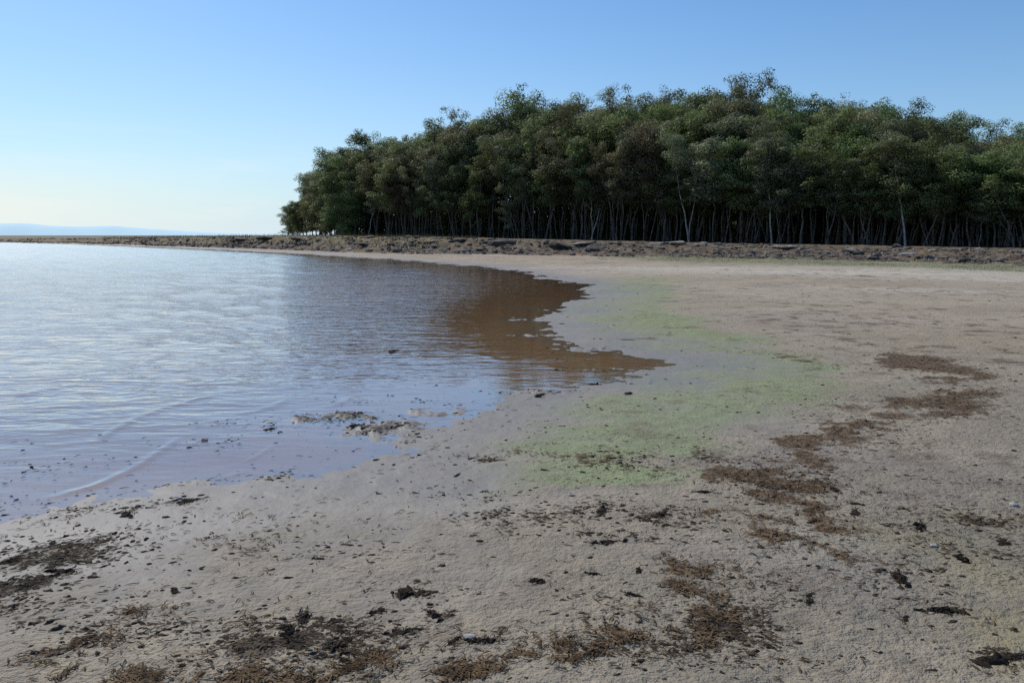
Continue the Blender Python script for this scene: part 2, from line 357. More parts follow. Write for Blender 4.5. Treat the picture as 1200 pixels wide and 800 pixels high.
# ------------------------------------------------------------------ water sheet
LINES = [([(0,592),(60,583),(110,570),(160,547),(195,524),(216,508)], .024, .085, 1), ([(95,530),(120,512),(160,490),(195,477),(235,467),(275,458)], .026, .10, 1),
         ([(0,466),(25,463),(52,457),(80,452)], .035, .16, 1), ([(262,487),(300,482),(325,474),(338,466)], .022, .10, 1), ([(280,545),(300,535),(322,521)], .008, .06, 1),
         ([(260,562),(285,552)], .008, .06, 1), ([(380,480),(400,472),(405,468)], .016, .1, 1), ([(258,447),(275,441)], .02, .12, 1),
         ([(530,347),(548,352),(566,357)], .02, .3, -1), ([(540,367),(556,378),(562,392),(552,396)], .018, .2, -1), ([(500,352),(512,372),(500,386)], .018, .22, -1),
         ([(540,413),(570,417),(590,425)], .014, .12, -1), ([(585,335),(600,344),(618,349)], .02, .3, -1), ([(610,330),(640,336),(652,345)], .016, .3, -1), ([(420,440),(440,447),(462,455)], .014, .12, 1),
         ([(60,505),(110,498),(160,494)], .008, .07, 1), ([(90,470),(140,464),(180,462)], .010, .09, 1)]
wh = np.zeros(len(GX))
for pts, amp, wid, sgn in LINES:
    pl_ = np.array([gp(*p) for p in pts])
    near = (GX > pl_[:,0].min()-1) & (GX < pl_[:,0].max()+1) & (GY > pl_[:,1].min()-1) & (GY < pl_[:,1].max()+1)
    if not near.any(): continue
    x_, y_ = GX[near], GY[near]
    dd = seg_dist(x_, y_, pl_, False)
    e0 = np.hypot(x_-pl_[0,0], y_-pl_[0,1]); e1 = np.hypot(x_-pl_[-1,0], y_-pl_[-1,1])
    L = np.sum(np.hypot(*np.diff(pl_, axis=0).T))
    fade = sstep(0, .3*L, e0)*sstep(0, .15*L, e1) if L > .1 else 1
    dd = dd*(1+.3*fbm(x_*3, y_*3, 77, 2))
    wh[near] = np.maximum(wh[near], amp*.36*fade*np.exp(-(dd/(wid*.55))**2)*(.75+.4*fbm(x_*2.5, y_*2.5, 79, 2)))
cr = R(-52)
def swell(x, y, rot, lam, seed):
    c, s = math.cos(rot), math.sin(rot)
    u = x*c + y*s; v = -x*s + y*c
    return perlin(u/(lam*2.8), v/lam, seed)
open_w = sstep(.5, 5, -d)
calm = 1-.8*blobs(GX,GY,[(610,365,110,45,1),(690,425,90,12,1),(560,400,70,22,.8)])
wh += np.exp(-r/16)*open_w*calm*(.009*swell(GX,GY,cr,.42,201) + .006*swell(GX,GY,R(-44),.27,211))
wh += open_w*calm*(.010*sstep(3,12,r)*swell(GX,GY,R(-56),.62,221) + sstep(10,40,r)*.030*swell(GX,GY,R(-55),1.4,231) + sstep(12,45,r)*.022*swell(GX,GY,R(-35),1.0,241) + sstep(90,200,r)*.10*swell(GX,GY,R(-30),7,251))
# calmer in the sheltered corner of the bay
shel = blobs(GX,GY,[(600,360,120,50,1),(680,425,90,14,1),(560,400,80,26,.8),(350,540,120,30,.9)])
wave = (.12+.88*sstep(.1,3.5,-d))*(1-.75*shel)*(.55+.45*sstep(0,14,-d))
wkeep = (h < .035)
qk = wkeep[quads].any(1)
q2 = quads[qk]
used = np.zeros(len(GX), bool); used[q2.ravel()] = True
remap = np.cumsum(used)-1
w_me = np_mesh('water', np.stack([GX,GY,wh],-1)[used], remap[q2])
fattr(w_me, 'depth', np.clip(-h, 0, 2)[used]); fattr(w_me, 'wave', wave[used]); fattr(w_me, 'range', r[used])
wm, nt = new_mat('lake_water'); b = NB(nt)
pos = b.n('ShaderNodeNewGeometry').outputs['Position']
m1 = b.mapping(pos, R(52), (1.1, 3.3, 1)); m2 = b.mapping(pos, R(38), (2.6, 7.5, 1)); m3 = b.mapping(pos, R(50), (.16, .5, 1))
w1 = b.noise(m1, 1.0, 2, .5, .3); w2 = b.noise(m2, 1.3, 2, .5, .4); w3 = b.noise(m3, 1.0, 2, .5)
hh = b.math('ADD', b.math('MULTIPLY', w1, .066), b.math('ADD', b.math('MULTIPLY', w2, .036), b.math('MULTIPLY', w3, .10)))
hh = b.math('MULTIPLY', hh, b.math('MULTIPLY', b.attr('wave'), b.ramp(b.attr('range'), 10, 50, 1.0, .5)))
nrm = b.bump(hh, 1.0, 1.0)
dp = b.n('ShaderNodeVectorMath', operation='DOT_PRODUCT'); nt.links.new(nrm, dp.inputs[0]); nt.links.new(b.n('ShaderNodeNewGeometry').outputs['Incoming'], dp.inputs[1])
frs = b.math('ADD', .025, b.math('MULTIPLY', .975, b.math('POWER', b.math('SUBTRACT', 1.0, b.math('ABSOLUTE', dp.outputs['Value']), clamp=True), 3.7)))
gl = b.n('ShaderNodeBsdfGlossy'); gl.inputs['Color'].default_value = C(1,1,1); nt.links.new(nrm, gl.inputs['Normal'])
b.set(gl.inputs['Roughness'], b.ramp(b.math('MULTIPLY', b.attr('range'), b.attr('wave')), 4, 70, .04, .13, False))
tr = b.n('ShaderNodeBsdfTransparent'); tr.inputs['Color'].default_value = C(.86,.76,.66)
df = b.n('ShaderNodeBsdfDiffuse'); df.inputs['Color'].default_value = C(.270,.175,.108)
bf = b.math('SUBTRACT', 1.0, b.math('POWER', 2.718, b.math('MULTIPLY', b.attr('depth'), -14.0)))
ms = b.n('ShaderNodeMixShader'); b.set(ms.inputs[0], bf); nt.links.new(tr.outputs[0], ms.inputs[1]); nt.links.new(df.outputs[0], ms.inputs[2])
ms2 = b.n('ShaderNodeMixShader'); nt.links.new(frs, ms2.inputs[0]); nt.links.new(ms.outputs[0], ms2.inputs[1]); nt.links.new(gl.outputs[0], ms2.inputs[2])
nt.links.new(ms2.outputs[0], b.n('ShaderNodeOutputMaterial').inputs[0])
tag(link('water', w_me, wm), 'rippled shallow lake water reflecting pale blue sky and the dark wood', 'lake', kind='structure')

# ------------------------------------------------------------------ hills beyond the lake
hp = [(-700,268),(-400,262),(-150,266),(0,264.6),(30,264.2),(60,266.6),(100,267.2),(135,266.4),(165,268.6),(200,270.6),(235,272.6),(270,273.8),(285,274.4),(300,274.9),(345,275.4),(380,276.6)]
hx = np.arange(-700, 381, 6.0); hy = np.interp(hx, [p[0] for p in hp], [p[1] for p in hp]) + .35*fbm(hx*.03, hx*0, 301, 4)
V = []; D = 11000
for x_, y_ in zip(hx, hy):
    for k, (f, dd) in enumerate(((0,0),(.55,500),(1,1400),(.4,2600))):
        top = EYE + (HOR-y_+.3)/FPX*(D+1400)/math.cos(az_of(x_)*math.pi/180)
        aa = R(az_of(x_)); rad = (D+dd)/math.cos(aa)*1.0
        V.append((math.sin(aa)*rad, math.cos(aa)*rad, -20 if f == 0 else f*top + (0 if f == 1 else 8*math.sin(x_*.11))))
nh = len(hx); Q = []
for i in range(nh-1):
    for k in range(3): Q.append((i*4+k, (i+1)*4+k, (i+1)*4+k+1, i*4+k+1))
hm, nt = new_mat('haze_tinted_hill'); b = NB(nt)
df = b.n('ShaderNodeBsdfDiffuse'); pos = b.n('ShaderNodeNewGeometry').outputs['Position']
b.set(df.inputs['Color'], b.mix(b.noise(pos, .0008, 4), C(.52,.71,.81), C(.58,.76,.83)))  # distance haze painted into the hills' own pale blue colour
nt.links.new(df.outputs[0], b.n('ShaderNodeOutputMaterial').inputs[0])
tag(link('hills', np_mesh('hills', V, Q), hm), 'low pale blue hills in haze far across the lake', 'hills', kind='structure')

# ------------------------------------------------------------------ trees
def leaf_material(name, c1, c2):
    m, nt = new_mat(name); b = NB(nt)
    t = b.attr('tint'); oi = b.n('ShaderNodeObjectInfo').outputs['Random']
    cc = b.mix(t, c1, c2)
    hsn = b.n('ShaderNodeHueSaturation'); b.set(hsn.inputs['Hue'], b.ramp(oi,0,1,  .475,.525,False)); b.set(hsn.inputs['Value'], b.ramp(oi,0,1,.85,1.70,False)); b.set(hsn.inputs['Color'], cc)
    hsn.inputs['Saturation'].default_value = .94
    p = b.n('ShaderNodeBsdfPrincipled'); b.set(p.inputs['Base Color'], hsn.outputs[0]); p.inputs['Roughness'].default_value = .6; p.inputs['Specular IOR Level'].default_value = .15
    tl = b.n('ShaderNodeBsdfTranslucent'); b.set(tl.inputs['Color'], b.mix(.5, hsn.outputs[0], C(.10,.12,.02)))
    mx = b.n('ShaderNodeMixShader'); mx.inputs[0].default_value = .38; nt.links.new(p.outputs[0], mx.inputs[1]); nt.links.new(tl.outputs[0], mx.inputs[2])
    nt.links.new(mx.outputs[0], b.n('ShaderNodeOutputMaterial').inputs[0])
    return m
LEAF = leaf_material('leaf_olive', C(.040,.054,.022), C(.198,.235,.095))
LEAF2 = leaf_material('leaf_grey_green', C(.046,.056,.034), C(.212,.228,.132))
LEAF3 = leaf_material('leaf_fresh_green', C(.042,.066,.020), C(.185,.245,.085))
LEAF4 = leaf_material('leaf_brownish', C(.060,.050,.030), C(.205,.175,.105))
def bark(name, c1, c2):
    m, nt = new_mat(name); b = NB(nt)
    tcn = b.n('ShaderNodeTexCoord').outputs['Object']
    nz = b.noise(b.mapping(tcn, 0, (1,1,.25)), 6, 4, .65)
    p = b.n('ShaderNodeBsdfPrincipled'); b.set(p.inputs['Base Color'], b.mix(b.ramp(nz,.35,.65), c1, c2)); p.inputs['Roughness'].default_value = .85
    b.set(p.inputs['Normal'], b.bump(nz, .03, .6)); nt.links.new(p.outputs[0], b.n('ShaderNodeOutputMaterial').inputs[0])
    return m
BARK = bark('bark_grey', C(.040,.035,.030), C(.165,.147,.127)); BARKW = bark('bark_pale', C(.20,.185,.165), C(.44,.42,.385))

class Tubes:
    def __init__(s): s.V = []; s.Q = []
    def add(s, pts, rad, n=6):
        pts = [Vector(p) for p in pts]; base = len(s.V)
        for i, p in enumerate(pts):
            t = (pts[min(i+1,len(pts)-1)]-pts[max(i-1,0)]).normalized()
            a = t.orthogonal().normalized(); c = t.cross(a)
            if i and a.dot(pa) < 0: pass
            if i: a = (pa - t*pa.dot(t)).normalized(); c = t.cross(a)
            pa = a
            for k in range(n):
                w = 2*math.pi*k/n; s.V.append(p + (a*math.cos(w)+c*math.sin(w))*rad[i])
        for i in range(len(pts)-1):
            for k in range(n):
                k2 = (k+1) % n; s.Q.append((base+i*n+k, base+i*n+k2, base+(i+1)*n+k2, base+(i+1)*n+k))
    def mesh(s, name): return np_mesh(name, [tuple(v) for v in s.V], s.Q)
def leaves_mesh(name, clumps, rg, size=.2, dens=1.0):
    Vs, T = [], []; 
    for (c, rad, fl, tint) in clumps:
        n = int(dens*1.3*150*rad*rad/(size*size*25)*1.0)+6
        dirs = rg.normal(size=(n,3)); dirs /= np.linalg.norm(dirs,axis=1)[:,None]
        u = rg.random(n)**.24
        cen = np.array(c) + dirs*rad*u[:,None]*np.array((1,1,fl))
        cen[:,2] -= .25*rad*(u**2)*(rg.random(n))
        nor = dirs*1.0 + rg.normal(size=(n,3))*.34 + np.array((0,0,.40)); nor /= np.linalg.norm(nor,axis=1)[:,None]
        t = rg.normal(size=(n,3))*.6 + np.array((0,0,-.6)); t -= nor*np.sum(t*nor,1)[:,None]; t /= np.linalg.norm(t,axis=1)[:,None]
        bt = np.cross(nor, t)
        L = size*(.6+.8*rg.random(n))[:,None]; Wd = L*(.32+.25*rg.random(n))[:,None]
        q = np.stack([cen - t*L*.5, cen + bt*Wd*.5, cen + t*L*.5, cen - bt*Wd*.5], 1)
        Vs.append(q.reshape(-1,3)); T.append(np.clip(tint + rg.normal(size=n)*.09 + .30*(u-.7) + .42*dirs[:,2], 0, 1))  # occlusion put into the tint: darker clump cores and undersides, lighter tops
    V = np.concatenate(Vs); Tn = np.concatenate(T)
    me = np_mesh(name, V, np.arange(len(V)).reshape(-1,4), smooth=False)
    fattr(me, 'tint', Tn, 'FACE')
    return me
def make_tree(seed, H=14, cr=2.4, cb=.35, stems=1, lean=.05, limbs=16, size=.2, dens=1.0, clump=(.55,1.0), r0=.16, open_=False):
    rg = np.random.default_rng(seed); rd = random.Random(seed)
    tb = Tubes(); clumps = []
    for s in range(stems):
        ang = rd.uniform(0,2*math.pi); dv = Vector((math.cos(ang), math.sin(ang), 0))
        spread = (lean + (.10 if stems > 1 else 0))*H
        Hs = H*rd.uniform(.9,1.0) if s == 0 else H*rd.uniform(.72,.95)
        off = Vector((rd.uniform(-.25,.25), rd.uniform(-.25,.25),0)) if stems > 1 else Vector((0,0,0))
        pts = []; n = 10; wob = Vector((0,0,0))
        for i in range(n+1):
            t = i/n; wob += Vector((rd.gauss(0,.19), rd.gauss(0,.19), 0))
            pts.append(off + dv*spread*t**1.2 + wob*(t**.6) + Vector((0,0,-.3+(Hs*.93+.3)*t)))
        rs = r0*(1 if s == 0 else .75)
        tb.add(pts, [rs*(1.25 if i == 0 else 1)*(1-.86*(i/n)**.9) for i in range(n+1)], 7)
        tr_t = rd.uniform(.3,.6)
        nl = int(limbs/(1+.5*(stems-1)))
        for k in range(nl):
            t = cb + (.97-cb)*((k+rd.random())/nl)**.9
            f = t*n; i = min(int(f), n-1); p = pts[i].lerp(pts[i+1], f-i)
            prof = math.sin(math.pi*min(1,max(0.12,(t-cb*.85)/(1.12-cb*.85))))**.6
            L = cr*prof*rd.uniform(.55,1.15); a = k*2.4 + rd.uniform(-.6,.6); el = R(rd.uniform(15,55) + 20*t)
            dr = Vector((math.cos(a)*math.cos(el), math.sin(a)*math.cos(el), math.sin(el)))
            q1 = p + dr*L*.5 + Vector((0,0,-.05*L)); q2 = p + dr*L + Vector((rd.gauss(0,.12)*L, rd.gauss(0,.12)*L, .08*L))
            rl = max(.018, rs*.42*(1-t*.6))
            tb.add([p, q1, q2], [rl, rl*.65, rl*.3], 5)
            rad = rd.uniform(*clump)*(.75+.4*prof)
            tint = rd.choice([rd.uniform(.0,.3), rd.uniform(.35,.6), rd.uniform(.6,.95)])
            clumps.append((q2, rad, rd.uniform(.6,.85), tint))
            if not open_ or rd.random() < .45:
                clumps.append((p.lerp(q2,.62)+Vector((rd.gauss(0,.4),rd.gauss(0,.4),rd.gauss(0,.3))), rad*.8, .8, tint*.8))
            for j in range(2 if not open_ else 3):
                e = q2 + Vector((rd.gauss(0,.55), rd.gauss(0,.55), rd.gauss(.0,.38)))*rad
                tb.add([q1.lerp(q2,.5), q2.lerp(e,.5)+Vector((0,0,.05)), e], [rl*.4, rl*.28, .008], 4)
                clumps.append((e, rad*rd.uniform(.5,.8), .75, min(1,tint+rd.uniform(-.1,.25))))
        clumps.append((pts[-1]+Vector((0,0,.2)), clump[1]*.8, .8, .6))
    return tb.mesh('trunk'), leaves_mesh('crown', clumps, rg, size, dens), H

PROTO = {}
def protos(kind, n, **kw):
    PROTO[kind] = [make_tree(hash((kind,i)) % 1000 if False else 1000+len(kind)*37+i*11+sum(map(ord,kind)), **{k:(v[i%len(v)] if isinstance(v,list) else v) for k,v in kw.items()}) for i in range(n)]
protos('dense', 7, H=13, cr=[2.5,2.8,2.2,2.6,2.4,2.7,2.3], cb=[.38,.33,.42,.35,.44,.38,.34], stems=[1,2,1,3,1,2,1], limbs=[20,22,18,22,20,20,18], size=.21, dens=1.0, clump=(.65,1.25), r0=.08)
protos('bushy', 4, H=13, cr=[3.0,3.3,2.8,3.1], cb=[.06,.10,.05,.08], stems=[2,1,3,2], limbs=[26,24,26,28], size=.22, dens=1.0, clump=(.7,1.3), r0=.11)
protos('tall', 6, H=17, cr=[2.4,2.8,2.2,2.6,3.0,2.3], cb=[.5,.45,.52,.48,.5,.55], stems=[1,1,2,1,2,1], limbs=[17,18,15,16,18,14], size=.2, dens=.8, clump=(.65,1.2), r0=.11)
protos('feather', 5, H=18, cr=[2.5,2.2,2.8,2.0,2.5], cb=[.55,.6,.52,.6,.56], stems=[1,1,2,1,1], limbs=[13,11,13,10,12], size=.19, dens=.55, clump=(.5,.95), r0=.14, open_=True)
protos('slim', 5, H=11, cr=[1.6,1.9,1.5,1.8,1.7], cb=[.42,.36,.45,.38,.42], stems=[1,2,1,1,3], limbs=[13,14,12,14,13], size=.19, dens=.9, clump=(.45,.8), r0=.09, lean=[.05,.09,.03,.12,.06])
protos('low', 3, H=7, cr=[1.7,1.5,1.8], cb=[.25,.3,.28], stems=[1,1,2], limbs=[14,12,14], size=.18, dens=1.0, clump=(.45,.8), r0=.07)
for k, v in PROTO.items(): print(k, [len(t[1].polygons) for t in v])
LEAFV = {}
def place_tree(kind, i, px, dist, H, rz, label, group=None, wide=1.0, leaf=LEAF, barkm=BARK, cat='tree', name='tree'):
    tr_, cw, H0 = PROTO[kind][i % len(PROTO[kind])]
    a = R(az_of(px)); x, y = math.sin(a)*dist, math.cos(a)*dist
    z = float(ground_z([x],[y])[0])
    root = bpy.data.objects.new(name, None); col.objects.link(root); root.empty_display_size = .5
    root.location = (x, y, z-.03); root.rotation_euler = (0,0,rz); s = H/H0; w = wide*(.55*s+.45)
    root.scale = (w, w, s)
    tag(root, label, cat, group)
    def child(nm, me, mt):
        key = (me.name, mt.name)
        if key not in LEAFV:
            m2 = me if not me.materials else me.copy()
            m2.materials.clear(); m2.materials.append(mt); LEAFV[key] = m2
        o = bpy.data.objects.new(nm, LEAFV[key]); col.objects.link(o); o.parent = root
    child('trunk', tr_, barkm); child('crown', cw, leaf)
    return root
_epx = [322,330,345,357,372,385,395,405,418,432,445,460,475,500,520,540,560,600,630,650,680,712,740,780,815,850,880,900,940,985,1005,1025,1060,1095,1110,1130,1150,1180,1200,1300,1600]
_ety = [262,243,236,232,204,200,166,172,170,152,160,154,146,142,140,124,132,118,104,108,106,97,106,95,98,86,97,108,110,103,112,122,117,122,148,148,158,141,156,160,150]
def env(px): return np.interp(px, _epx, _ety)
def height_for(px, dist, ytop):
    a = R(az_of(px)); z = float(ground_z([math.sin(a)*dist],[math.cos(a)*dist])[0])
    return (EYE + math.tan(math.atan((HOR-ytop)/FPX*math.cos(a)))*dist - z)*.955
rd = random.Random(5)
leaves_pick = lambda: rd.choice([LEAF, LEAF, LEAF, LEAF2, LEAF2, LEAF3, LEAF3, LEAF4])
WOOD = 'trees of the wood'
# landmarks of the front row: px, distance behind edge, kind, variant, ytop, label, leaf, bark, lean
LAND = [
 (344,2,'bushy',0,240,'outermost tree at the left tip of the wood, standing apart over pale sky',LEAF,BARK),
 (367,3,'bushy',3,222,'broad dark tree second from the left tip of the wood, sky gaps between its stems',LEAF,BARK),
 (432,0,'slim',3,205,'tree with pale bent trunk leaning left near the left end of the wood',LEAF2,BARKW),
 (552,-1,'low',0,218,'short tree with small bright green crown standing out before dark trunks',LEAF3,BARK),
 (594,-1,'low',1,236,'low sparse sapling with grey-green tuft at the foot of the wood',LEAF2,BARK),
 (693,0,'slim',1,190,'slender twin-stemmed pale tree in the dark front row',LEAF,BARKW),
 (806,-1,'tall',2,150,'tree with stout forked grey trunk and yellowish crown',LEAF2,BARKW),
 (905,-.5,'tall',0,150,'tree with straight pale bare trunk, right of the stout forked tree',LEAF2,BARKW),
 (1062,-2,'tall',3,140,'tree with the whitest trunk, leaning right above the bank rubble',LEAF2,BARKW),
 (1082,-1.5,'slim',3,196,'thin brown tree leaning strongly right beside the white leaning trunk',LEAF,BARK),
]
short = {344:'the outermost left tree',367:'the broad dark tree near the left tip',432:'the pale bent trunk leaning left',552:'the short bright green tree',594:'the low sparse sapling',
         693:'the slender twin-stemmed pale tree',806:'the stout forked tree',905:'the straight pale trunk',1062:'the white leaning trunk',1082:'the thin brown leaning tree'}
for px, off, kind, i, yt, lab, lf_, bk_ in LAND:
    D = float(W_(az_of(px)))+off
    o = place_tree(kind, i, px, D, height_for(px, D, yt), rd.uniform(0,6.28), lab, WOOD, 1.05, lf_, bk_)
    if px == 1062: o.rotation_euler = (R(-2), R(11), 1.0)
    if px == 1082: o.rotation_euler = (R(-3), R(20), .4)
    if px == 432: o.rotation_euler = (0, R(-9), 2.0)
# front row
fr_px = []; p = 352.0
while p < 1235:
    if min(abs(p-l[0]) for l in LAND) > 7: fr_px.append(p)
    p += rd.choice([rd.uniform(6,10), rd.uniform(10,17), rd.uniform(12,21)])
ordw = ['next tree','second tree','third tree','fourth tree','fifth tree','sixth tree','seventh tree','eighth tree','ninth tree']
lpx = sorted(short); counts = {}
allp = sorted([(q,0) for q in fr_px] + [(l,1) for l in lpx])
for q in fr_px:
    kind = rd.choice(['dense','dense','slim','dense','slim']) if q > 420 else 'bushy'
    D = float(W_(az_of(q)))+rd.uniform(-.5,2.5)
    e = env(q); yt = HOR - (HOR-e)*rd.uniform(.52,.80) if q > 420 else HOR-(HOR-e)*rd.uniform(.75,.98)
    li = min(lpx, key=lambda l: abs(l-q)); right = q > li
    k = sum(1 for a_, b_ in allp if (li < a_ < q if right else q < a_ < li) and not b_)
    stem = 'slim grey-trunked' if kind == 'slim' else 'bushy dark-crowned'
    lab = f'{stem} tree, {ordw[min(k,8)].replace(" tree","")} to the {"right" if right else "left"} of {short[li]}'
    o = place_tree(kind, rd.randrange(7), q, D, height_for(q, D, yt), rd.uniform(0,6.28), lab, WOOD, rd.uniform(.9,1.45), leaves_pick())
    o.rotation_euler.x = R(rd.gauss(0,4)); o.rotation_euler.y = R(rd.gauss(1,5))
# inner rows
for row, (back, lo_, hi_, step, kinds) in enumerate(((5,.70,.88,13,['dense','tall','dense']),(10,.80,.92,14,['dense','tall']),(16,.84,.94,16,['tall','dense']),(24,.84,.93,20,['tall','dense']))):
    p = 392.0 + row*9
    while p < 1245:
        D = float(W_(az_of(p)))+back+rd.uniform(-1.5,1.5)
        yt = HOR-(HOR-env(p))*rd.uniform(lo_,hi_)
        kind = rd.choice(kinds)
        place_tree(kind, rd.randrange(7), p, D, height_for(p, D, yt), rd.uniform(0,6.28), 'tree packed inside the wood behind the front row, only its leafy upper part in view', WOOD, rd.uniform(1.05,1.35), leaves_pick())
        p += step*rd.uniform(.8,1.2)
for p, back in ((338,9),(350,12),(360,8),(371,14),(381,7),(389,11),(396,6),(403,12),(410,8),(356,20),(378,22),(395,20)):
    D = float(W_(az_of(p)))+back
    place_tree('bushy', rd.randrange(4), p, D, height_for(p, D, HOR-(HOR-env(p))*rd.uniform(.8,.98)), rd.uniform(0,6.28), 'tree packed inside the wood behind the front row, only its leafy upper part in view', WOOD, 1.2, leaves_pick())
# skyline trees
SKY = [(374,8,'dense',203,'round dark tree peeping up behind the left tip of the wood'),(402,6,'tall',164,'first tall tree at the left shoulder of the wood with ragged top'),
 (431,8,'dense',150,'dark pointed crown standing above the left shoulder of the skyline'),(459,9,'tall',152,'rounded skyline crown just right of the dark pointed one'),
 (500,10,'dense',140,'broad domed crown on the rising left skyline'),(536,13,'feather',119,'thin feathery tree poking above the rising left skyline'),
 (575,12,'tall',126,'low crown in the dip right of the thin feathery tree on the skyline'),(606,14,'dense',112,'left half of the big smooth dome on the skyline'),(634,14,'dense',102,'top of the big smooth dome left of the middle skyline'),
 (676,16,'tall',106,'brownish open crown right of the big smooth dome'),(711,18,'feather',91,'wispy nearly bare treetop with sky between its twigs'),(745,16,'tall',106,'small loose crown between the wispy treetop and the twin middle crowns'),
 (778,18,'feather',90,'left of the twin middle crowns with fine twiggy top'),(812,16,'tall',96,'right of the twin middle crowns, brown tinged and round'),(848,16,'tall',83,'highest crown of the whole skyline'),
 (879,19,'feather',92,'airy crown leaning out right of the highest crown'),(922,16,'tall',106,'loose group of leaf tufts right of the airy leaning crown'),(950,18,'tall',104,'thin crown with bare fork beneath it on the right skyline'),
 (985,17,'feather',100,'tall open crown of rounded leaf plates on the right skyline'),(1004,20,'tall',112,'small drooping crown hanging off the right side of the open plates crown'),
 (1058,15,'tall',115,'broad pale green crown with twiggy top above the white leaning trunk'),(1092,15,'tall',120,'crown with pointed tip at the right end of the high skyline'),
 (1133,20,'tall',145,'lone dark crown in the dip of the right skyline'),(1178,20,'tall',138,'dark round crown near the right border of the picture'),(1212,12,'tall',156,'pale crown cut by the right border of the picture')]
for k, (px, back, kind, yt, lab) in enumerate(SKY):
    D = float(W_(az_of(px)))+back
    place_tree(kind, k, px, D, height_for(px, D, yt), rd.uniform(0,6.28), lab, WOOD, 1.15 if kind != 'feather' else 1.0, LEAF2 if kind == 'feather' else leaves_pick())
# the deep wood that reads as one dark mass
tbk = Tubes(); cls = []
rg = np.random.default_rng(77)
for p in np.arange(440, 1330, 7.0):
    for back in (28, 36, 46):
        q = p + rd.uniform(-4,4); D = float(W_(az_of(q)))+back+rd.uniform(-3,3); a = R(az_of(q)); x, y = math.sin(a)*D, math.cos(a)*D
        z = 1.0
        top = height_for(q, D, HOR-(HOR-env(min(q,1200)))*rd.uniform(.62,.86))
        tbk.add([(x,y,z-.5),(x+rd.gauss(0,.4),y,z+top*.5),(x+rd.gauss(0,.8),y,z+top*.95)], [.12,.09,.03], 5)
        for j in range(7):
            zz = z + (top*(.10+.87*rd.random()) if j > 1 else rd.uniform(.2,2.6))
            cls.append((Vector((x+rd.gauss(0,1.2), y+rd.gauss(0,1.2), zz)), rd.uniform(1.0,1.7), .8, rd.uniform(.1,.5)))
for p in np.arange(400, 1340, 4.0):
    for back in (21, 30):
        q = p + rd.uniform(-3,3); D = float(W_(az_of(q)))+back+rd.uniform(-2,2); a = R(az_of(q))
        for zz in (.4, 1.5, 2.7, 3.9, 5.2):
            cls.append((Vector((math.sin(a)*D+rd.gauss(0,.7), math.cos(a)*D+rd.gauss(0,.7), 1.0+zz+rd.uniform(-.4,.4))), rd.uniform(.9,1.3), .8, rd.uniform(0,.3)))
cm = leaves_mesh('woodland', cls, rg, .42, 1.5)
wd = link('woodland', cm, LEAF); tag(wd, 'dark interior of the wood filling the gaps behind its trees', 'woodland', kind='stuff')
ws = link('stems', tbk.mesh('stems'), BARK, wd); ws['kind'] = 'stuff'

# ------------------------------------------------------------------ stones of the bank
def rock_mesh(seed, flat=.45, n=2, rough=.22):
    import bmesh
    bm = bmesh.new(); bmesh.ops.create_icosphere(bm, subdivisions=n, radius=1)
    co = np.array([v.co[:] for v in bm.verts]); rg = np.random.default_rng(seed)
    for k in range(7):
        nn = rg.normal(size=3); nn[2] *= 1.2; nn /= np.linalg.norm(nn); lim = rg.uniform(.55,.85)
        dt = co@nn; co -= np.outer(np.maximum(0, dt-lim), nn)*.92
    co *= 1+rough*(perlin(co[:,0]*1.7+seed, co[:,1]*1.7+co[:,2]*1.3, seed))[:,None]
    co *= np.array((rg.uniform(.85,1.25), rg.uniform(.6,.95), flat*rg.uniform(.8,1.2)))
    for v, c in zip(bm.verts, co): v.co = c
    me = bpy.data.meshes.new('rock'); bm.to_mesh(me); bm.free()
    return me
def rock_mat(name, c1, c2):
    m, nt = new_mat(name); b = NB(nt); tcn = b.n('ShaderNodeTexCoord').outputs['Object']; nz = b.noise(tcn, 2.2, 6, .65); oi = b.n('ShaderNodeObjectInfo').outputs['Random']
    p = b.n('ShaderNodeBsdfPrincipled'); hsn = b.n('ShaderNodeHueSaturation'); b.set(hsn.inputs['Value'], b.ramp(oi,0,1,.65,1.2,False)); b.set(hsn.inputs['Color'], b.mix(b.ramp(nz,.35,.65), c1, c2))
    b.set(p.inputs['Base Color'], hsn.outputs[0]); p.inputs['Roughness'].default_value = .9; b.set(p.inputs['Normal'], b.bump(nz, .12, .8))
    nt.links.new(p.outputs[0], b.n('ShaderNodeOutputMaterial').inputs[0]); return m
ROCKM = [rock_mat('rock_brown', C(.10,.075,.058), C(.24,.19,.15)), rock_mat('rock_grey', C(.16,.145,.13), C(.33,.30,.27)), rock_mat('rock_dark', C(.035,.028,.024), C(.10,.08,.065))]
RV = []
for mi, m_ in enumerate(ROCKM):
    for k in range(4):
        me = rock_mesh(20+mi*10+k, (.42,.34,.5)[mi]); me.materials.append(m_); RV.append(me)
def place_rock(me, px, dist, sx, label, group=None, sz=1.0, rz=None, dz=0):
    a = R(az_of(px)); x, y = math.sin(a)*dist, math.cos(a)*dist; z = float(ground_z([x],[y])[0])
    o = bpy.data.objects.new('rock', me); col.objects.link(o); o.location = (x,y,z+dz+sx*.08); o.scale = (sx, sx*.8, sx*sz)
    o.rotation_euler = (rd.uniform(-.15,.15), rd.uniform(-.15,.15), rd.uniform(-.5,.5) if rz is None else rz)
    tag(o, label, 'rock', group); return o
def along(px, t): 
    a = az_of(px); return float(T_(a))+t*float(P_(a)-T_(a))
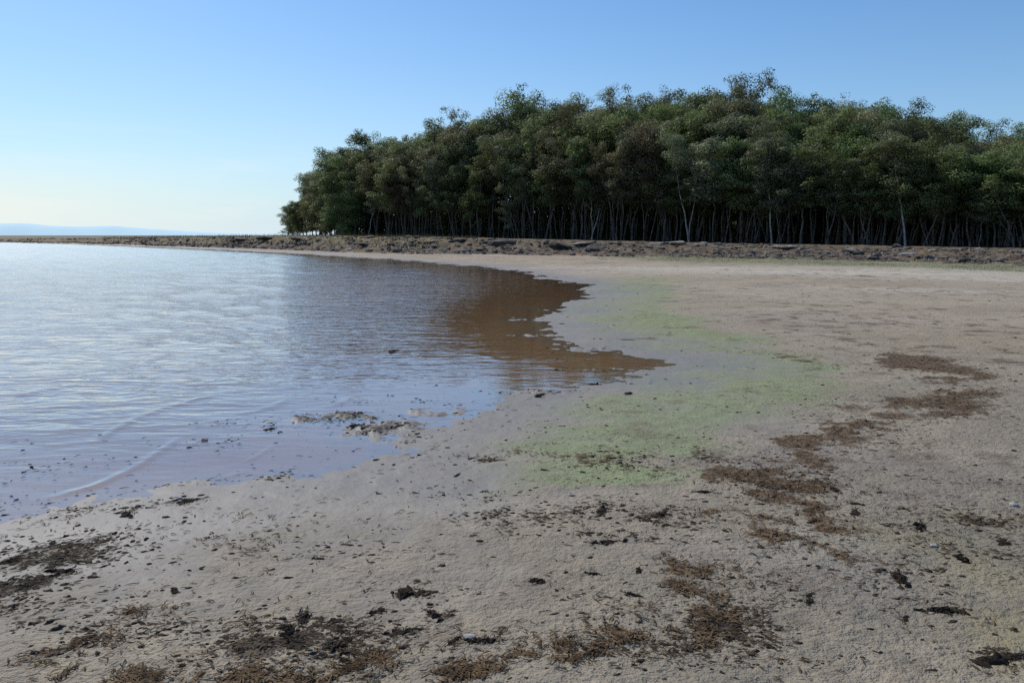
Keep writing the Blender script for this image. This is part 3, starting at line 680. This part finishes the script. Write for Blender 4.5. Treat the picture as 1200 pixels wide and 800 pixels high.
BIG = [(1001,.62,1.0,1,.35,'pale flat slab lying alone on the rubble right of the middle'),(1066,.55,.8,1,.5,'grey slab with dark underside below the white leaning trunk'),(1096,.72,.7,1,.4,'small pale block on rusty ground right of the white leaning trunk'),
 (823,.85,.8,1,.6,'pale rounded boulder at the edge of the shade below the forked tree'),(796,.80,1.1,1,.5,'pair-topped grey boulder under the shade line left of the forked tree'),(770,.72,.9,1,.45,'wide pale rock left of the boulders below the forked tree'),
 (911,.62,.7,1,.9,'upright pointed rock below the straight pale trunk'),(925,.60,1.0,1,.4,'long low slab just right of the upright pointed rock'),(735,.9,.6,1,.6,'whitish stone at the foot of the dark trunks'),
 (678,.66,1.5,1,.28,'long light ledge of flat rock near the middle of the bank'),(657,.45,1.4,2,.45,'dark overhanging ledge below the long light ledge'),(700,.40,1.3,2,.4,'dark broken ledge lowest on the middle bank'),
 (536,.62,1.3,2,.36,'black jagged outcrop on the bank right of the bay corner'),(590,.45,1.5,2,.4,'dark low outcrop between the black jagged one and the dark ledges'),(520,.42,.8,2,.4,'small dark outcrop below the black jagged one'),
 (428,.5,1.5,2,.28,'dark flat ledge on the bank under the pale bent trunk'),(283,.62,1.7,2,.25,'left black ledge on the grassy spit'),(312,.6,1.8,2,.22,'long black ledge on the grassy spit near the tip of the wood'),(352,.6,1.6,2,.25,'black ledge directly below the tip of the wood'),
 (800,.18,.9,2,.3,'black driftwood-like slab at the green strip below the forked tree'),(1026,.15,.7,2,.45,'dark stone on the edge of the green strip'),(1135,.2,.8,2,.4,'dark row stone at the lower right edge of the bank')]
for px, t, sx, mi, sz, lab in BIG:
    place_rock(RV[mi*4+rd.randrange(4)], px, along(px,t), sx*.85, lab, 'large rocks of the bank', sz*1.5, dz=-.04)
for k in range(215):
    px = rd.uniform(250,1215); t = rd.uniform(.08,1.02)
    if px < 420: t = rd.uniform(.05,.62)
    mi = rd.choice([0,0,1,2]) 
    sx = rd.choice([.15,.2,.26,.34,.44])*(1.3 if px < 500 else 1)
    place_rock(RV[mi*4+rd.randrange(4)], px, along(px,t), sx, 'small weathered stone scattered among the rubble of the bank', 'small stones of the bank', rd.uniform(.7,1.3))
# rubble too small to count
def lumps_mesh(name, P, S, rg, flat=.5, ang=None):
    base = np.array([(1,0,0),(.31,.95,0),(-.81,.59,0),(-.81,-.59,0),(.31,-.95,0),(.45,.3,.75),(-.4,.35,.8),(.0,-.5,.7)])
    F = np.array([(0,1,5),(1,6,5),(1,2,6),(2,3,6),(3,7,6),(3,4,7),(4,0,7),(0,5,7),(5,6,7)])
    n = len(P); a = rg.random(n)*6.283 if ang is None else ang; c, s = np.cos(a), np.sin(a)
    B = base[None]*(1+rg.normal(size=(n,8,3))*.22)
    sx = S*(.8+.9*rg.random(n)); sy = S*(.40+.4*rg.random(n)); szz = S*flat*(.6+.8*rg.random(n))
    X = B[:,:,0]*sx[:,None]; Y = B[:,:,1]*sy[:,None]; Zz = B[:,:,2]*szz[:,None] - .15*szz[:,None]
    V = np.stack([X*c[:,None]-Y*s[:,None], X*s[:,None]+Y*c[:,None], Zz], -1) + P[:,None,:]
    Fa = (F[None]+np.arange(n)[:,None,None]*8).reshape(-1,3)
    return V.reshape(-1,3), Fa
n = 20000
q = rg.uniform(-10,1260,n); aa = np.radians([az_of(v) for v in q]); tt = rg.random(n)**1.1*1.05
dist = T_(np.degrees(aa)) + tt*(P_(np.degrees(aa))-T_(np.degrees(aa)))
keep = fbm(q*.02, tt*3, 401, 3) + .25 > rg.random(n)*.7
q, aa, dist = q[keep], aa[keep], dist[keep]
x, y = np.sin(aa)*dist, np.cos(aa)*dist; z = ground_z(x, y)
V, F = lumps_mesh('rubble', np.stack([x,y,z],-1), (.05+.16*rg.random(len(x))**2)*np.clip(dist/60,.8,2.2), rg, .55)
rm, nt = new_mat('rubble_stone'); b = NB(nt); pos = b.n('ShaderNodeNewGeometry').outputs['Position']
p_ = b.n('ShaderNodeBsdfPrincipled'); nz = b.noise(pos, 1.4, 4, .7); nz2 = b.noise(pos, .22, 3)
cc = b.mix(b.attr('tint'), C(.028,.022,.017), C(.25,.205,.165)); cc = b.mix(b.ramp(nz2,.45,.65,0,.5), cc, C(.16,.09,.05))
b.set(p_.inputs['Base Color'], cc); p_.inputs['Roughness'].default_value = .92; nt.links.new(p_.outputs[0], b.n('ShaderNodeOutputMaterial').inputs[0])
me = np_mesh('rubble', V, tris=F, smooth=False); fattr(me, 'tint', np.repeat(rg.random(len(F)//9)**1.3, 9), 'FACE'); tag(link('rubble', me, rm), 'brown rubble covering the low bank in front of the wood', 'rubble', kind='stuff')

# ------------------------------------------------------------------ grasses
def blades(P, H, rg, wid=.012, lean=.35):
    n = len(P); a = rg.random(n)*6.283; l = lean*rg.random(n); b2 = rg.random(n)*6.283
    t = np.stack([np.cos(a), np.sin(a), np.zeros(n)], -1)*wid*H[:,None]*4
    tip = P + np.stack([np.cos(b2)*l*H, np.sin(b2)*l*H, H], -1)
    V = np.stack([P-t, P+t, tip], 1).reshape(-1,3)
    return V, np.arange(n*3).reshape(-1,3)
def scatter(lo, hi, f0, f1, n, hmin, hmax, nm, label, matl, power=2, wid=.012):
    q = rg.uniform(lo,hi,n); aa = np.radians([az_of(v) for v in q]); dd = f0(np.degrees(aa)) + rg.random(n)*(f1(np.degrees(aa))-f0(np.degrees(aa)))
    x, y = np.sin(aa)*dd, np.cos(aa)*dd
    k = fbm(x*.35, y*.35, 501, 3) > rg.normal(size=n)*.3-.15; x, y = x[k], y[k]
    z = ground_z(x,y)
    V, F = blades(np.stack([x,y,z],-1), hmin+(hmax-hmin)*rg.random(len(x))**power, rg, wid)
    tag(link(nm, np_mesh(nm, V, tris=F, smooth=False), matl), label, 'grass', kind='stuff')
def simple_mat(name, c1, c2, sc=1.5, rough=.9):
    m, nt = new_mat(name); b = NB(nt); pos = b.n('ShaderNodeNewGeometry').outputs['Position']; p = b.n('ShaderNodeBsdfPrincipled')
    b.set(p.inputs['Base Color'], b.mix(b.ramp(b.noise(pos, sc, 4, .6),.35,.65), c1, c2)); p.inputs['Roughness'].default_value = rough; p.inputs['Specular IOR Level'].default_value = .15
    nt.links.new(p.outputs[0], b.n('ShaderNodeOutputMaterial').inputs[0]); return m
DRY = simple_mat('dry_grass', C(.10,.085,.035), C(.22,.18,.085), .3); GRN = simple_mat('short_grass', C(.09,.12,.045), C(.18,.20,.09), .6)
scatter(120, 560, lambda a: T_(a)+.38*(P_(a)-T_(a)), lambda a: P_(a)+22, 22000, .08, .55, 'grass', 'dry yellowish grass on top of the spit left of the wood', DRY, 3)
scatter(700, 1250, lambda a: T_(a)-9, lambda a: T_(a)+2, 22000, .03, .10, 'grass', 'short green grass strip along the foot of the bank', GRN, 1)

# ------------------------------------------------------------------ weed and clods on the mud
WEED = simple_mat('dry_weed', C(.018,.014,.010), C(.085,.058,.036), 22); CLOD = simple_mat('mud_clod', C(.022,.017,.012), C(.080,.062,.044), 14, .9)
def strips(P, L, Wd, rg, ang=None, lift=.25):
    n = len(P); a = rg.random(n)*6.283 if ang is None else ang; bend = rg.normal(size=n)*.35
    k = 4; V = np.zeros((n,k,2,3)); cx = P.copy(); seg = L/(k-1)
    for i in range(k):
        d_ = np.stack([np.cos(a+bend*i/2), np.sin(a+bend*i/2), np.zeros(n)], -1); s_ = np.stack([-d_[:,1], d_[:,0], np.zeros(n)], -1)
        w_ = Wd*(1 if 0 < i < k-1 else .45)
        up = np.array((0,0,1))*(lift*L*math.sin(math.pi*(i+.15)/(k-.7))*.5)[:,None] if not np.isscalar(L) else 0
        V[:,i,0] = cx - s_*w_[:,None]*.5 + up; V[:,i,1] = cx + s_*w_[:,None]*.5 + up + np.array((0,0,1))*w_[:,None]*.35
        cx = cx + d_*seg[:,None]
    F = np.array([(2*i,2*i+1,2*i+3,2*i+2) for i in range(k-1)])
    return V.reshape(-1,3), (F[None]+np.arange(n)[:,None,None]*2*k).reshape(-1,4)
# candidates spread evenly over the view of the shore, kept by patch
n = 330000
q = rg.uniform(-30,1230,n); yy = 800-(800-318)*rg.random(n)**.8+ rg.uniform(0,25,n)
G = np.array([gp(a_, b_) for a_, b_ in zip(q, yy)]); x, y = G[:,0], G[:,1]
dens = blobs(x, y, LITTER)
cl_n = fbm(x*2.2, y*2.2, 601, 3); cl_w = fbm(x*7, y*7, 611, 2)
far = blobs(x, y, STREAK)
pk = np.clip(dens*1.15 + .9*cl_n*dens - .12, 0, 1)**1.3*.85 + .012 + .14*np.clip(fbm(x*1.1+.4*y, y*1.9, 641, 4)-.12,0,1) + .16*blobs(x,y,MAT) + .03*np.clip(cl_n-.25,0,1)*3 + .05*far*np.clip(fbm(x*.55+y*.2, y*.75, 131, 4)+.1,0,1)
keep = (rg.random(n) < pk*(.35+.9*np.clip(cl_w+.35,0,1)))
x, y = x[keep], y[keep]; hz, dz_, rz_, *_r = terrain(x, y)
ok = hz > -.034; x, y, hz, rz_ = x[ok], y[ok], np.maximum(hz[ok], -.003), rz_[ok]
print('litter', len(x))
isl = rg.random(len(x)) < .66
lay = R(38)*np.clip(-x/3.0, -.8, 1.1)
S = (.0035+.019*rg.random(len(x))**3.6)*np.clip(.7+rz_*.045, .8, 3.2)
V, F = lumps_mesh('l', np.stack([x,y,hz],-1)[isl], S[isl], rg, .5, lay[isl]+rg.normal(size=isl.sum())*.45)
tag(link('litter', np_mesh('litter', V, tris=F, smooth=False), CLOD), 'countless dark mud crumbs and weed bits strewn over the shore', 'litter', kind='stuff')
sel = ~isl
L = (.012+.045*rg.random(sel.sum())**2.5)*np.clip(.8+rz_[sel]*.05,.9,3); V, F = strips(np.stack([x,y,hz+.002],-1)[sel], L, L*.08+.0018, rg, lay[sel]+rg.normal(size=sel.sum())*.6, .12)
tag(link('weeds', np_mesh('weeds', V, F, smooth=False), WEED), 'thin dry weed strands strewn over the shore', 'weeds', kind='stuff')
# fibrous brown mats
n = 130000
q = rg.uniform(-30,1230,n); yy = rg.uniform(405,815,n); G = np.array([gp(a_, b_) for a_, b_ in zip(q, yy)]); x, y = G[:,0], G[:,1]
m1_ = fbm(x*1.3,y*1.3,101,4); m2_ = fbm(x*4.2,y*4.2,111,3); m3_ = fbm(x*.4,y*.4,121,3)
mm = sstep(.04,1.0, blobs(x+.35*m1_+.12*m2_,y+.35*m3_+.12*fbm(x*3.7,y*3.7,161,2),MAT)*(1+.3*m1_) + .46*(.55*m1_+.45*m2_+.25*m3_) + .22*fbm(x*11,y*11,151,2))
keep = rg.random(n) < mm*.55; x, y = x[keep], y[keep]; hz, dz_, rz_, *_r = terrain(x, y); ok = hz > .0
x, y, hz, rz_ = x[ok], y[ok], hz[ok], rz_[ok]
MATM = simple_mat('brown_weed_mat', C(.048,.031,.016), C(.160,.106,.058), 9)
L = (.015+.035*rg.random(len(x)))*np.clip(.8+rz_*.05,.9,2.4); V, F = strips(np.stack([x,y,hz+.001],-1), L, L*.10+.0015, rg, None, .35)
print('mat strands', len(x))
tag(link('weeds', np_mesh('weed_mat', V, F, smooth=False), MATM), 'reddish brown mats of fibrous weed on the right and lower shore', 'weeds', kind='stuff')

# clumps that stand out one by one
CL = [(478,702,.11,'black ragged weed clump on bare sand left of the middle'),(510,730,.08,'small dark clump just below the black ragged weed clump'),(440,726,.07,'spidery tuft of thin dark weed on bare sand'),
 (468,752,.08,'compact dark clod with a tail of crumbs to its left'),(532,763,.06,'round black clod beside the pale feathered patch'),(566,764,.09,'dark feathered weed clump with a pale stone at its left'),
 (375,659,.05,'lone black clod high on the bare left sand'),(205,698,.05,'black clod near the left weed field'),(355,735,.10,'long dark weed streak above the lower left mat'),(345,760,.11,'thick dark weed ridge on the lower left mat'),
 (398,768,.10,'dark clump at the right end of the lower left mat'),(33,691,.08,'high black lump in the left weed field'),(75,672,.09,'long black lump at the right of the left weed field'),(12,660,.10,'black weed pile cut by the left border'),
 (150,604,.09,'dark flat weed heap on sand at the water edge, left'),(218,587,.10,'broad weed heap half in the wet sand below the shallow pool'),(415,500,.10,'brown mound of weed on the mud spit'),(470,498,.08,'grey clump at the right end of the mud spit'),
 (315,501,.08,'dark clump in shallow water left of the mud spit'),(575,540,.12,'straw-coloured flat weed bundle on the green film'),(535,558,.05,'smooth dark pebble-like clod left of the green film'),(770,613,.11,'black crumbly weed heap in the middle band'),
 (706,607,.10,'brown-topped weed clump in the middle band'),(712,643,.10,'fan-shaped weed tuft below the middle band'),(632,690,.07,'small split weed tuft on plain sand in the middle'),(695,682,.05,'dark clod on plain sand right of the middle'),
 (748,680,.05,'single black clod further right on plain sand'),(1003,600,.07,'upper of the two dark clods on plain right sand'),(1001,611,.08,'lower of the two dark clods on plain right sand'),(952,622,.06,'dark clod left of and below the two clods'),
 (1078,627,.10,'feathery dark weed tuft on the right sand'),(1053,689,.12,'curled weed wreath with black lump on the right sand'),(1108,728,.10,'twiggy dark clump with a strand reaching up left'),(1168,790,.11,'black weed heap at the lower right corner'),
 (1060,737,.04,'small round dark clod below the curled weed wreath'),(947,711,.04,'upper of two round clods below the brown mat on the right'),(947,719,.045,'lower of two round clods below the brown mat on the right'),(1175,646,.09,'loose dark weed tuft near the right border'),
 (740,708,.05,'small black clod above the lower brown mat'),(823,583,.07,'dark clump at the lower edge of the middle brown mat'),(978,584,.07,'low dark clump right of the middle brown mat'),(1128,668,.08,'twiggy weed cluster on yellowish ground at right'),
 (632,463,.14,'dark crumb row on mud at the end of the brown water'),(697,449,.12,'black clod on wet mud beside the brown water'),(736,462,.12,'black clod on wet mud at the left edge of the green film'),(460,410,.2,'heap of weed breaking the water surface in the bay')]
import bmesh
def clump_mesh(seed, s, crumbs=True):
    rg = np.random.default_rng(seed); n = 34
    ang = rg.random()*3.14; ax = np.array((math.cos(ang), math.sin(ang)))
    def pts(n, k): 
        u = rg.normal(size=(n,1))*s*k; v = rg.normal(size=(n,2))*s*k*.32
        return np.concatenate([u*ax+v, np.zeros((n,1))], 1)
    Vs, Qs, Ts = [], [], []; nb = 0
    P = pts(n,.42); L = s*(.15+.38*rg.random(n)); V, F = strips(P+np.array((0,0,.002)), L, L*.06+.0018, rg, ang+rg.normal(size=n)*.6, .28); Vs.append(V); Qs.append(F); nb += len(V)
    P = pts(26,.30); P[:,2] = 0; V, F = lumps_mesh('c', P, s*(.08+.20*rg.random(26)**1.8), rg, .65); Vs.append(V); Ts.append(F+nb); nb += len(V)
    P = pts(22,.38); V, F = lumps_mesh('c', P, s*(.03+.06*rg.random(22)), rg, .6); Vs.append(V); Ts.append(F+nb)
    return np_mesh('weed_clump', np.concatenate(Vs), np.concatenate(Qs), np.concatenate(Ts), False)
WHITE = simple_mat('pale_stone', C(.26,.25,.23), C(.40,.39,.37), 8); STRAW = simple_mat('straw_weed', C(.10,.08,.04), C(.24,.19,.10), 20)
BLACK = simple_mat('black_weed', C(.010,.008,.006), C(.040,.029,.020), 20)
for k, (px, py, s, lab) in enumerate(CL):
    g = gp(px, py+2); z = float(ground_z([g[0]],[g[1]])[0]); rng_ = math.hypot(*g)
    o = link('weed_clump', clump_mesh(900+k, s), STRAW if 'straw' in lab else BLACK); o.location = (g[0], g[1], max(z,0)); tag(o, lab, 'weed clump', 'weed clumps lying on the shore')
for px, py, s, lab, m_ in ((90,592,.0,'',None),(210,586,.022,'small bright white shell at the edge of the shallow water',WHITE),(550,762,.028,'pale grey stone beside the dark feathered weed clump',WHITE),(1187,604,.03,'pair-shaped pale shell near the right border',WHITE),(1093,653,.025,'pale stone on the yellowish right sand',WHITE),(240,516,.03,'whitish pebble in the shallow pool below the mud spit',WHITE)):
    if not m_: continue
    g = gp(px, py); z = max(0,float(ground_z([g[0]],[g[1]])[0])); me = rock_mesh(int(px), .5); me.materials.append(m_)
    o = link('shell' if 'shell' in lab else 'stone', me); o.scale = (s,s,s); o.location = (g[0],g[1],z+s*.2); tag(o, lab, 'shell' if 'shell' in lab else 'stone')
